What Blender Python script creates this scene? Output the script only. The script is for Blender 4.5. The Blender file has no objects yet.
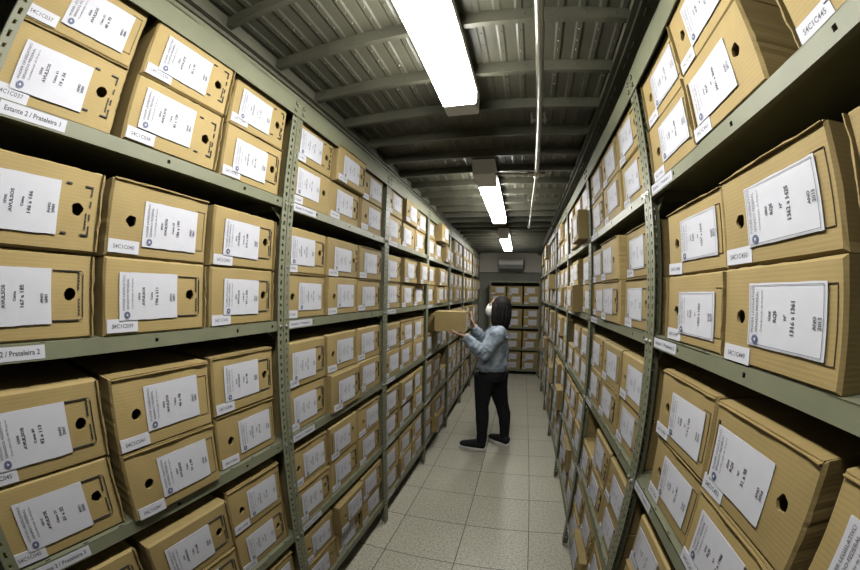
import bpy, bmesh, math, random
from mathutils import Vector, Matrix, Euler

S = bpy.context.scene
COL = S.collection
PI = math.pi
rnd = random.Random(7)

# ------------------------------------------------------------------ measurements (metres)
AL, AR = 0.784, 0.389            # distance from the camera's line to the left / right shelving fronts
L0, BL = 0.0132, 0.93            # start of the first left bay, bay length
R0, BR = 0.0896, 0.9056
CAM_H = 1.590
LEVELS = [1.905, 1.476, 1.036, 0.607, 0.19]      # tops of the five shelves
BW, BH, BD = 0.285, 0.1705, 0.38                   # archive box lying on its side
RIGHT = Vector((0.96472, 0.26250, 0.02041)); FWD = Vector((-0.26289, 0.96462, 0.01986)); UP = Vector((-0.01447, -0.02452, 0.99959))

# ------------------------------------------------------------------ materials
K = 0.62      # every surface is a little darker than life; the camera's exposure makes up for it
def new_mat(name):
    m = bpy.data.materials.new(name); m.use_nodes = True
    nt = m.node_tree
    b = nt.nodes['Principled BSDF']
    return m, nt, b

def coords(nt, scale=(1, 1, 1), kind='Object'):
    tc = nt.nodes.new('ShaderNodeTexCoord'); mp = nt.nodes.new('ShaderNodeMapping')
    mp.inputs['Scale'].default_value = scale
    nt.links.new(tc.outputs[kind], mp.inputs['Vector'])
    return mp.outputs['Vector']

def noise(nt, vec, scale, detail=3, rough=0.55):
    n = nt.nodes.new('ShaderNodeTexNoise'); n.inputs['Scale'].default_value = scale
    n.inputs['Detail'].default_value = detail; n.inputs['Roughness'].default_value = rough
    nt.links.new(vec, n.inputs['Vector'])
    return n.outputs['Fac']

def ramp(nt, fac, stops):
    r = nt.nodes.new('ShaderNodeValToRGB')
    e = r.color_ramp.elements
    while len(e) < len(stops): e.new(0.5)
    for el, (p, c) in zip(e, stops):
        el.position = p; el.color = (*[q*K for q in c], 1)
    nt.links.new(fac, r.inputs['Fac'])
    return r.outputs['Color']

def bump(nt, b, fac, strength, dist=0.002):
    n = nt.nodes.new('ShaderNodeBump'); n.inputs['Strength'].default_value = strength; n.inputs['Distance'].default_value = dist
    nt.links.new(fac, n.inputs['Height']); nt.links.new(n.outputs['Normal'], b.inputs['Normal'])

def simple(name, col, rough=0.6, metal=0.0, var=0.12, scale=12, spec=0.5):
    m, nt, b = new_mat(name)
    v = coords(nt); f = noise(nt, v, scale)
    lo = tuple(c * (1 - var) for c in col); hi = tuple(min(1, c * (1 + var)) for c in col)
    nt.links.new(ramp(nt, f, [(0.3, lo), (0.7, hi)]), b.inputs['Base Color'])
    b.inputs['Roughness'].default_value = rough; b.inputs['Metallic'].default_value = metal
    b.inputs['Specular IOR Level'].default_value = spec
    return m

def cardboard(name, col):
    m, nt, b = new_mat(name)
    v = coords(nt)
    f = noise(nt, v, 9, 5)
    base = ramp(nt, f, [(0.25, tuple(c * 0.9 for c in col)), (0.75, tuple(c * 1.08 for c in col))])
    w = nt.nodes.new('ShaderNodeTexWave'); w.wave_type = 'BANDS'; w.bands_direction = 'Z'
    w.inputs['Scale'].default_value = 42; w.inputs['Distortion'].default_value = 1.2; w.inputs['Detail'].default_value = 2
    nt.links.new(v, w.inputs['Vector'])
    mix = nt.nodes.new('ShaderNodeMix'); mix.data_type = 'RGBA'; mix.blend_type = 'MULTIPLY'; mix.inputs['Factor'].default_value = 0.07
    nt.links.new(base, mix.inputs['A']); nt.links.new(w.outputs['Color'], mix.inputs['B'])
    oi = nt.nodes.new('ShaderNodeObjectInfo')
    hs = nt.nodes.new('ShaderNodeHueSaturation')
    mr = nt.nodes.new('ShaderNodeMapRange'); mr.inputs['To Min'].default_value = 0.86; mr.inputs['To Max'].default_value = 1.1
    nt.links.new(oi.outputs['Random'], mr.inputs['Value']); nt.links.new(mr.outputs['Result'], hs.inputs['Value'])
    nt.links.new(mix.outputs['Result'], hs.inputs['Color'])
    nt.links.new(hs.outputs['Color'], b.inputs['Base Color'])
    b.inputs['Roughness'].default_value = 0.75; b.inputs['Specular IOR Level'].default_value = 0.25
    bump(nt, b, w.outputs['Fac'], 0.10, 0.001)
    return m

M = {}
M['card'] = cardboard('kraft_cardboard', (0.305, 0.225, 0.089))
M['cardedge'] = cardboard('kraft_cardboard_edge', (0.27, 0.195, 0.075))
M['creaseshade'] = simple('painted_crease_shade', (0.10, 0.07, 0.035), 0.8)  # shade of the pressed lines, put into a dark colour
M['ink'] = simple('black_ink', (0.012, 0.012, 0.014), 0.7)
M['text'] = simple('printed_text', (0.06, 0.06, 0.075), 0.7)
M['logo'] = simple('navy_emblem', (0.02, 0.035, 0.12), 0.6)
M['paper'] = simple('white_paper', (0.475, 0.48, 0.515), 0.7, 0, 0.03, 20, 0.12)
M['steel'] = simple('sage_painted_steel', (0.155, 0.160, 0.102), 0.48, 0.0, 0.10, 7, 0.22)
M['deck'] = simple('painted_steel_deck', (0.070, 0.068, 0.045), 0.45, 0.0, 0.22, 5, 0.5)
M['zinc'] = simple('zinc_steel', (0.62, 0.62, 0.58), 0.3, 0.9, 0.1, 30)
M['pipe'] = simple('galvanised_pipe', (0.42, 0.40, 0.33), 0.3, 0.85, 0.15, 9)
M['fixture'] = simple('white_fixture', (0.70, 0.69, 0.64), 0.5, 0, 0.03)
M['denim'] = None
M['skin'] = simple('skin', (0.44, 0.27, 0.185), 0.5, 0, 0.06)
M['hair'] = None
M['trouser'] = simple('black_cloth', (0.010, 0.010, 0.012), 0.85, 0, 0.3, 40, 0.2)
M['shoe'] = simple('black_canvas', (0.012, 0.012, 0.014), 0.8, 0, 0.3, 60, 0.2)
M['sole'] = simple('white_rubber', (0.62, 0.60, 0.56), 0.6)
M['mask'] = simple('white_mask', (0.80, 0.79, 0.76), 0.8, 0, 0.03)
M['eye'] = simple('dark_eye', (0.03, 0.02, 0.015), 0.3)
M['lip'] = simple('lips', (0.42, 0.17, 0.15), 0.5)
M['aclit'] = simple('lit_white_plastic', (0.80, 0.80, 0.76), 0.3, 0, 0.03)  # upper strip of the air conditioner; reflected light put into its pale colour
M['acgrey'] = simple('grey_plastic', (0.20, 0.21, 0.18), 0.5, 0, 0.05)
M['walldark'] = simple('dark_green_grey_wall', (0.23, 0.235, 0.19), 0.8, 0, 0.08, 3)
M['wallpale'] = simple('beige_wall', (0.60, 0.56, 0.48), 0.8, 0, 0.05, 3)

m, nt, b = new_mat('blue_denim')
v = coords(nt); f1 = noise(nt, v, 14, 5); f2 = noise(nt, coords(nt, (1, 1, 1)), 260, 2)
c1 = ramp(nt, f1, [(0.3, (0.11, 0.15, 0.19)), (0.7, (0.36, 0.42, 0.48))])
mx = nt.nodes.new('ShaderNodeMix'); mx.data_type = 'RGBA'; mx.blend_type = 'OVERLAY'; mx.inputs['Factor'].default_value = 0.5
nt.links.new(c1, mx.inputs['A']); nt.links.new(f2, mx.inputs['B']); nt.links.new(mx.outputs['Result'], b.inputs['Base Color'])
b.inputs['Roughness'].default_value = 0.9; bump(nt, b, f2, 0.3, 0.002); M['denim'] = m

m, nt, b = new_mat('dark_hair')
v = coords(nt, (60, 60, 5)); f = noise(nt, v, 2.5, 4)
nt.links.new(ramp(nt, f, [(0.3, (0.004, 0.0035, 0.0035)), (0.75, (0.014, 0.011, 0.010))]), b.inputs['Base Color'])
b.inputs['Roughness'].default_value = 0.6; b.inputs['Specular IOR Level'].default_value = 0.12; bump(nt, b, f, 0.7, 0.006); M['hair'] = m

def glow(name, e):
    m, nt, b = new_mat(name)
    b.inputs['Base Color'].default_value = (0.9, 0.9, 0.9, 1)
    b.inputs['Emission Color'].default_value = (1.0, 0.985, 0.945, 1); b.inputs['Emission Strength'].default_value = e
    return m
GLOW = [(glow('glowing_diffuser', 9.5), glow('glowing_diffuser_side', 47.0)), (glow('dimmer_diffuser', 5.5), glow('dimmer_diffuser_side', 34.0))]

# floor tiles
m, nt, b = new_mat('granite_floor_tiles')
tc = nt.nodes.new('ShaderNodeTexCoord'); sx = nt.nodes.new('ShaderNodeSeparateXYZ'); nt.links.new(tc.outputs['Object'], sx.inputs[0])
def mth(op, a, bb=None, c=None):
    n = nt.nodes.new('ShaderNodeMath'); n.operation = op
    for i, q in enumerate((a, bb, c)):
        if q is None: continue
        if isinstance(q, (int, float)): n.inputs[i].default_value = q
        else: nt.links.new(q, n.inputs[i])
    return n.outputs[0]
def joint(o, off, pitch, half):
    t = mth('DIVIDE', mth('SUBTRACT', o, off), pitch)
    fr = mth('FRACT', t)
    d = mth('MULTIPLY', mth('MINIMUM', fr, mth('SUBTRACT', 1.0, fr)), pitch)
    return mth('LESS_THAN', d, half), mth('FLOOR', t)
jx, ix = joint(sx.outputs['X'], 0.17 - 4.3, 0.43, 0.0028)
jy, iy = joint(sx.outputs['Y'], 2.0 - 3.91, 0.391, 0.0028)
j = mth('MAXIMUM', jx, jy)
wn = nt.nodes.new('ShaderNodeTexWhiteNoise'); wn.noise_dimensions = '2D'
cx = nt.nodes.new('ShaderNodeCombineXYZ'); nt.links.new(ix, cx.inputs[0]); nt.links.new(iy, cx.inputs[1]); nt.links.new(cx.outputs[0], wn.inputs['Vector'])
sp = noise(nt, tc.outputs['Object'], 75, 3, 0.75)
st = noise(nt, tc.outputs['Object'], 2.2, 4)
col = ramp(nt, sp, [(0.36, (0.22, 0.205, 0.150)), (0.50, (0.385, 0.368, 0.288)), (0.64, (0.49, 0.47, 0.37))])
fac = mth('ADD', mth('ADD', mth('MULTIPLY', wn.outputs['Value'], 0.10), mth('MULTIPLY', st, 0.25)), 0.80)
mm = nt.nodes.new('ShaderNodeMix'); mm.data_type = 'RGBA'; mm.blend_type = 'MULTIPLY'; mm.inputs['Factor'].default_value = 1
nt.links.new(col, mm.inputs['A']); nt.links.new(fac, mm.inputs['B'])
m2 = nt.nodes.new('ShaderNodeMix'); m2.data_type = 'RGBA'
nt.links.new(j, m2.inputs['Factor']); nt.links.new(mm.outputs['Result'], m2.inputs['A']); m2.inputs['B'].default_value = (0.03, 0.027, 0.02, 1)
nt.links.new(m2.outputs['Result'], b.inputs['Base Color']); b.inputs['Roughness'].default_value = 0.42
M['floor'] = m

# ------------------------------------------------------------------ mesh building helpers
class MB:
    def __init__(s): s.v = []; s.f = []; s.m = []
    def add(s, vs, fs, mi=0):
        o = len(s.v); s.v += [tuple(q) for q in vs]
        for f in fs: s.f.append(tuple(o + i for i in f)); s.m.append(mi)
    def box(s, x0, x1, y0, y1, z0, z1, mi=0):
        s.add([(x0,y0,z0),(x1,y0,z0),(x1,y1,z0),(x0,y1,z0),(x0,y0,z1),(x1,y0,z1),(x1,y1,z1),(x0,y1,z1)],
              [(0,3,2,1),(4,5,6,7),(0,1,5,4),(1,2,6,5),(2,3,7,6),(3,0,4,7)], mi)
    def quad(s, a, b, c, d, mi=0): s.add([a,b,c,d], [(0,1,2,3)], mi)
    def tube(s, pts, r, n=10, mi=0):
        pts = [Vector(p) for p in pts]; rings = []
        for i, p in enumerate(pts):
            t = (pts[min(i+1, len(pts)-1)] - pts[max(i-1, 0)]).normalized()
            ref = Vector((0,0,1)) if abs(t.z) < 0.9 else Vector((1,0,0))
            u = t.cross(ref).normalized(); w = t.cross(u)
            rr = r[i] if isinstance(r, (list, tuple)) else r
            rings.append([p + (u*math.cos(2*PI*k/n) + w*math.sin(2*PI*k/n))*rr for k in range(n)])
        s.rings(rings, mi)
    def rings(s, rings, mi=0):
        n = len(rings[0]); vs = [q for r in rings for q in r]; fs = []
        for i in range(len(rings)-1):
            for k in range(n):
                fs.append((i*n+k, i*n+(k+1)%n, (i+1)*n+(k+1)%n, (i+1)*n+k))
        fs.append(tuple(range(n-1,-1,-1))); fs.append(tuple((len(rings)-1)*n+k for k in range(n)))
        s.add(vs, fs, mi)
    def loft(s, pts, rad, ref, n=16, mi=0):
        """tube with elliptical sections: rad = [(ru, rv)], ru along ref"""
        pts = [Vector(p) for p in pts]; ref = Vector(ref); R = []
        for i, p in enumerate(pts):
            t = (pts[min(i+1, len(pts)-1)] - pts[max(i-1, 0)]).normalized()
            u = (ref - t*ref.dot(t)).normalized(); w = t.cross(u)
            a, b_ = rad[i] if isinstance(rad[i], tuple) else (rad[i], rad[i])
            R.append([p + u*a*math.cos(2*PI*k/n) + w*b_*math.sin(2*PI*k/n) for k in range(n)])
        s.rings(R, mi)
    def ball(s, c, r, rot=None, nu=16, nv=10, mi=0):
        c = Vector(c); r = r if isinstance(r, tuple) else (r, r, r)
        R = []
        for i in range(nv+1):
            ph = PI*(0.02 + 0.96*i/nv)
            ring = []
            for k in range(nu):
                q = Vector((r[0]*math.sin(ph)*math.cos(2*PI*k/nu), r[1]*math.sin(ph)*math.sin(2*PI*k/nu), -r[2]*math.cos(ph)))
                if rot: q = rot @ q
                ring.append(c + q)
            R.append(ring)
        s.rings(R, mi)
    def mesh(s, name, mats, smooth=False):
        me = bpy.data.meshes.new(name); me.from_pydata(s.v, [], s.f)
        for q in mats: me.materials.append(q)
        me.polygons.foreach_set('material_index', s.m)
        if smooth: me.polygons.foreach_set('use_smooth', [True]*len(s.f))
        me.update(); return me
    def build(s, name, mats, parent=None, smooth=False):
        return place(name, s.mesh(name, mats if isinstance(mats, list) else [mats], smooth), parent)

def place(name, me, parent=None, loc=None, rz=0.0):
    o = bpy.data.objects.new(name, me); COL.objects.link(o)
    if parent is not None: o.parent = parent
    if loc is not None: o.location = loc
    if rz: o.rotation_euler = (0, 0, rz)
    return o

def thing(name, label, cat, loc=(0, 0, 0), rz=0.0, group=None):
    o = bpy.data.objects.new(name, None); COL.objects.link(o); o.empty_display_size = 0.1
    o.location = loc; o.rotation_euler = (0, 0, rz); o['label'] = label; o['category'] = cat
    if group: o['group'] = group
    return o

def struct(name, mb, mats):
    o = mb.build(name, mats); o['kind'] = 'structure'; return o

# lettering turned into flat meshes
_txt = {}
def text_geo(body, size, bold=0.0):
    key = (body, size, bold)
    if key in _txt: return _txt[key]
    cu = bpy.data.curves.new('lettering', 'FONT'); cu.body = body; cu.size = size; cu.align_x = 'CENTER'; cu.align_y = 'CENTER'
    cu.resolution_u = 2; cu.offset = bold
    ob = bpy.data.objects.new('lettering', cu); COL.objects.link(ob)
    dg = bpy.context.evaluated_depsgraph_get(); dg.update()
    me = ob.evaluated_get(dg).to_mesh()
    vs = [(q.co.x, q.co.y) for q in me.vertices]; fs = [tuple(p.vertices) for p in me.polygons]
    ob.evaluated_get(dg).to_mesh_clear()
    bpy.data.objects.remove(ob); bpy.data.curves.remove(cu)
    _txt[key] = (vs, fs); return _txt[key]
def text_up(mb, body, size, x, z, y, mi, bold=0.0):      # reads upwards on a face turned to -Y
    vs, fs = text_geo(body, size, bold); mb.add([(x - b_, y, z + a) for a, b_ in vs], fs, mi)
def text_flat(mb, body, size, x, z, y, mi, bold=0.0, flip=False):
    vs, fs = text_geo(body, size, bold); k = -1 if flip else 1
    mb.add([(x + k*a, y, z + k*b_) for a, b_ in vs], fs, mi)

# ------------------------------------------------------------------ the room
X0, X1, Y0, Y1, ZC = -1.25, 0.86, -1.7, 7.09, 2.447
q = MB(); q.box(X0-.1, X1+.1, Y0-.1, Y1+.1, -0.1, 0.0); struct('floor', q, M['floor'])
q = MB(); q.box(X0-.1, X0, Y0-.1, Y1+.1, 0.0, 2.6); struct('wall_left', q, M['walldark'])
q = MB(); q.box(X1, X1+.1, Y0-.1, Y1+.1, 0.0, 2.6); struct('wall_right', q, M['walldark'])
q = MB(); q.box(X0, X1, Y1, Y1+.1, 0.0, 2.6); struct('wall_back', q, M['walldark'])
q = MB(); q.box(X0, X1, Y0-.1, Y0, 0.0, 2.6); struct('wall_front', q, M['wallpale'])
q = MB(); q.box(X0, X1, 7.03, Y1, 2.02, 2.30); q.box(X0, X1, 7.015, Y1, 2.30, 2.47); struct('trim_1', q, M['wallpale'])

# ribbed steel deck
q = MB(); prof = []; x = X0; P_ = 0.065
while x < X1 + P_:
    prof += [(x, ZC), (x+.036, ZC), (x+.0425, ZC-.0035), (x+.0575, ZC-.0035), (x+.0645, ZC)]; x += P_
n = len(prof)
vs = [(a, Y0, z) for a, z in prof] + [(a, Y1, z) for a, z in prof]
q.add(vs, [(i, n+i, n+i+1, i+1) for i in range(n-1)], 0)
q.box(X0-.1, X1+.1, Y0-.1, Y1+.1, 2.50, 2.6)
BEAMS = [0.555 + 0.27*k for k in range(-8, 24)]
x = X0
while x < X1:                                            # rivet heads on the ribs
    for y in BEAMS:
        if 0 < y < 2.9 and -0.82 < x+.05 < 0.37:
            for dy in (0.05, 0.10, 0.16, 0.21):
                c = (x+.050, y+dy, ZC-.0035); r = .0045
                q.add([(c[0]+r,c[1],c[2]),(c[0],c[1]+r,c[2]),(c[0]-r,c[1],c[2]),(c[0],c[1]-r,c[2]),(c[0],c[1],c[2]-r)], [(0,4,1),(1,4,2),(2,4,3),(3,4,0)])
    x += P_
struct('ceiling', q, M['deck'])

nt_ = 2
for y in BEAMS:                                          # cross beams: channel sections
    q = MB()
    q.box(-0.835, 0.375, y, y+.003, 2.40, 2.446); q.box(-0.835, 0.375, y, y+.020, 2.398, 2.4005); q.box(-0.835, 0.375, y+.018, y+.020, 2.40, 2.406)
    for k in range(13):
        xx = -0.79 + k*0.093
        q.box(xx, xx+.009, y-.0025, y, 2.420, 2.426)
    struct('trim_%d' % nt_, q, M['deck']); nt_ += 1
for sgn, xa in ((-1, -0.835), (1, 0.375)):               # stringers where the cross beams end
    q = MB()
    a, b_ = sorted((xa, xa + sgn*0.004)); q.box(a, b_, Y0, 7.01, 2.385, 2.446)
    a, b_ = sorted((xa, xa - sgn*0.018)); q.box(a, b_, Y0, 7.01, 2.385, 2.389)
    a, b_ = sorted((xa, xa + sgn*0.10)); q.box(a, b_, Y0, 7.01, 2.372, 2.386)
    for y in BEAMS:
        for k in range(3):
            yy = y + .07 + k*.06
            a, b_ = sorted((xa + sgn*0.016, xa + sgn*0.026)); q.box(a, b_, yy, yy+.035, 2.366, 2.372)
    struct('trim_%d' % nt_, q, M['deck']); nt_ += 1
# edge beams along the tops of the shelving
for sgn, xa, ya, yb in ((-1, -AL, L0-.93, L0+7*BL), (1, AR, R0-.9, R0+7*BR)):
    q = MB(); prof = []
    N = 150; top = []
    for i in range(N+1):
        y = ya + (yb-ya)*i/N
        top.append((y, 2.302 + 0.006*math.sin(y*9.0) * (1 if math.sin(y*2.3) > 0 else .2)))
    xf = xa - sgn*0.004; xb = xa + sgn*0.0
    vs = []
    for y, z in top: vs += [(xf, y, 2.232), (xf, y, z), (xb, y, z), (xb, y, 2.232)]
    fs = []
    for i in range(N):
        for k in range(4): fs.append((4*i+k, 4*i+(k+1)%4, 4*i+4+(k+1)%4, 4*i+4+k))
    fs += [(0,1,2,3), (4*N+3, 4*N+2, 4*N+1, 4*N)]
    q.add(vs, fs)
    a, b_ = sorted((xf, xf + sgn*0.06)); q.box(a, b_, ya, yb, 2.2965, 2.300)
    a, b_ = sorted((xa + sgn*.06, xa + sgn*.064)); q.box(a, b_, ya, yb, 2.30, 2.374)
    for k in range(0, 8):
        yj = (L0 + BL*k) if sgn < 0 else (R0 + BR*k)
        for dy in (-.024, .024):
            for dz in (2.252, 2.280):
                a, b_ = sorted((xf, xf - sgn*0.005)); q.box(a, b_, yj+dy-.006, yj+dy+.006, dz-.006, dz+.006)
    struct('trim_%d' % nt_, q, M['steel']); nt_ += 1

# ------------------------------------------------------------------ shelving units
def hole_strip(mb, w, z0, z1, holes, hw, place_fn):
    """flat strip w wide with slots along its middle; place_fn(u, v, back) -> point"""
    c = w/2
    for back in (0, 1):
        def F(u0, u1, v0, v1):
            p = [place_fn(u0, v0, back), place_fn(u1, v0, back), place_fn(u1, v1, back), place_fn(u0, v1, back)]
            mb.quad(*(p if not back else p[::-1]))
        F(0, c-hw, z0, z1); F(c+hw, w, z0, z1)
        z = z0
        for hc, hh in holes:
            F(c-hw, c+hw, z, hc-hh); z = hc+hh
        F(c-hw, c+hw, z, z1)
    for hc, hh in holes:                                   # slot walls
        A = [(c-hw, hc-hh), (c+hw, hc-hh), (c+hw, hc+hh), (c-hw, hc+hh)]
        for i in range(4):
            a, b_ = A[i], A[(i+1) % 4]
            mb.quad(place_fn(*a, 0), place_fn(*b_, 0), place_fn(*b_, 1), place_fn(*a, 1))
    for u in (0, w):
        mb.quad(place_fn(u, z0, 0), place_fn(u, z1, 0), place_fn(u, z1, 1), place_fn(u, z0, 1))

def upright_mesh(sx, sy, H):
    """L-angle post, corner at the origin, flanges towards sx (along the bay) and sy (into the depth)"""
    mb = MB(); holes = []
    z = 0.05
    while z < H - 0.03:
        holes += [(z, .0075), (z+.026, .0045)]; z += 0.052
    T = 0.0022
    hole_strip(mb, .030, 0, H, holes, .0042, lambda u, v, bk: (sx*u, sy*(T if bk else 0), v))
    hole_strip(mb, .034, 0, H, holes, .0042, lambda u, v, bk: (sx*(T if bk else 0), sy*u, v))
    return mb.mesh('upright', [M['steel']])

DEPTH = 0.42
def shelf_mesh(B):
    mb = MB(); e = .004
    mb.box(e, B-e, .0035, DEPTH-.004, -.0022, 0)
    holes = [(x, .0045) for x in (.055, .19, .465, .74, B-.055)]
    hole_strip(mb, .031, e, B-e, holes, .0045, lambda u, v, bk: (v, .0035 + (.002 if bk else 0), -.031+u))
    mb.box(e, B-e, .0035, .018, -.0325, -.031)
    mb.box(e, B-e, DEPTH-.006, DEPTH-.004, -.034, 0)
    mb.box(e, e+.002, .0055, DEPTH-.006, -.034, -.0022); mb.box(B-e-.002, B-e, .0055, DEPTH-.006, -.034, -.0022)
    for k in range(9):                                     # slots along the front edge of the tread
        xx = .09 + k*(B-.18)/8
        mb.box(xx, xx+.012, .008, .012, 0, .0006, 1)
    return mb.mesh('shelf', [M['steel'], M['ink']])

def bolt_mesh():
    mb = MB()
    R = [[Vector((.0062*math.cos(PI/3*k), y, .0062*math.sin(PI/3*k))) for k in range(6)] for y in (0, -.004)]
    mb.rings(R); mb.tube([(0, -.003, 0), (0, -.010, 0)], .0032, 6)
    return mb.mesh('bolt', [M['zinc']])
BOLT = bolt_mesh()
def gusset_mesh(sx):
    mb = MB(); t = .002
    a = [(0, 0, 0), (sx*.05, 0, 0), (0, 0, -.034)]
    mb.add(a + [(x, t, z) for x, y, z in a], [(0,1,2), (5,4,3), (0,3,4,1), (1,4,5,2), (2,5,3,0)])
    return mb.mesh('gusset_plate', [M['steel']])
GUS = {1: gusset_mesh(1), -1: gusset_mesh(-1)}
UPR = {}
def upright(sx, sy, H):
    k = (sx, sy, round(H, 3))
    if k not in UPR: UPR[k] = upright_mesh(sx, sy, H)
    return UPR[k]
SHELF = {}
_lab = {}
def shelf_label_mesh(body):
    if body not in _lab:
        mb = MB(); mb.box(0, .145, -.0008, 0, -.0285, -.003)
        text_flat(mb, body,   .0135, .0725, -.0155, -.0011, 1, .0003)
        _lab[body] = mb.mesh('shelf_label', [M['paper'], M['text']])
    return _lab[body]

ORD = ['first', 'second', 'third', 'fourth', 'fifth', 'sixth', 'seventh']
def shelving(B, loc, rz, label, levels, H, top, labelled, group):
    u = thing('shelving_unit', label, 'shelves', loc, rz, group)
    for sx, xx in ((1, 0.0006), (-1, B-.0006)):
        for sy, yy in ((1, 0), (-1, DEPTH)):
            place('upright', upright(sx, sy, H), u, (xx, yy, 0))
    key = round(B, 4)
    if key not in SHELF: SHELF[key] = shelf_mesh(B)
    for i, z in enumerate(levels + [top]):
        s = place('shelf', SHELF[key], u, (0, 0, z))
        for xx in (.015, B-.015): place('bolt', BOLT, s, (xx, 0, -.017))
        if i < len(levels):
            for sx, xx in ((1, .006), (-1, B-.006)) if labelled is not None else (): place('gusset_plate', GUS[sx], s, (xx, .03, -.036))
            if labelled is not None: place('shelf_label', shelf_label_mesh(labelled(i)), s, (.036 if B < .94 or B > 1 else .050, .0034, 0))
    return u

for k in range(7):
    nm = 2 + k
    shelving(BL + (.025 if k == 0 else 0), (-AL, L0 + BL*k - (.025 if k == 0 else 0), 0), PI/2, 'sage green steel shelving unit, %s bay along the left side of the aisle' % ORD[k], LEVELS, 2.292, 2.290,
             (lambda i, nm=nm: 'Estante %d / Prateleira %d' % (min(nm, 4), i+1)), 'shelving units along the left side')
    shelving(BR + (.11 if k == 0 else 0), (AR, R0 + BR*(k+1), 0), -PI/2, 'sage green steel shelving unit, %s bay along the right side of the aisle' % ORD[k], LEVELS, 2.292, 2.290,
             (lambda i: 'Estante 1 / Prateleira %d' % (i+1)), 'shelving units along the right side')
BACK_LV = [1.385, 0.945, 0.52, 0.11]; BACKX, BACKY, BACKB = -0.60, 6.60, 1.0
shelving(BACKB, (BACKX, BACKY, 0), 0, 'dark steel shelving unit standing across the far end of the aisle', BACK_LV, 1.84, 1.83, None, None)

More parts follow.
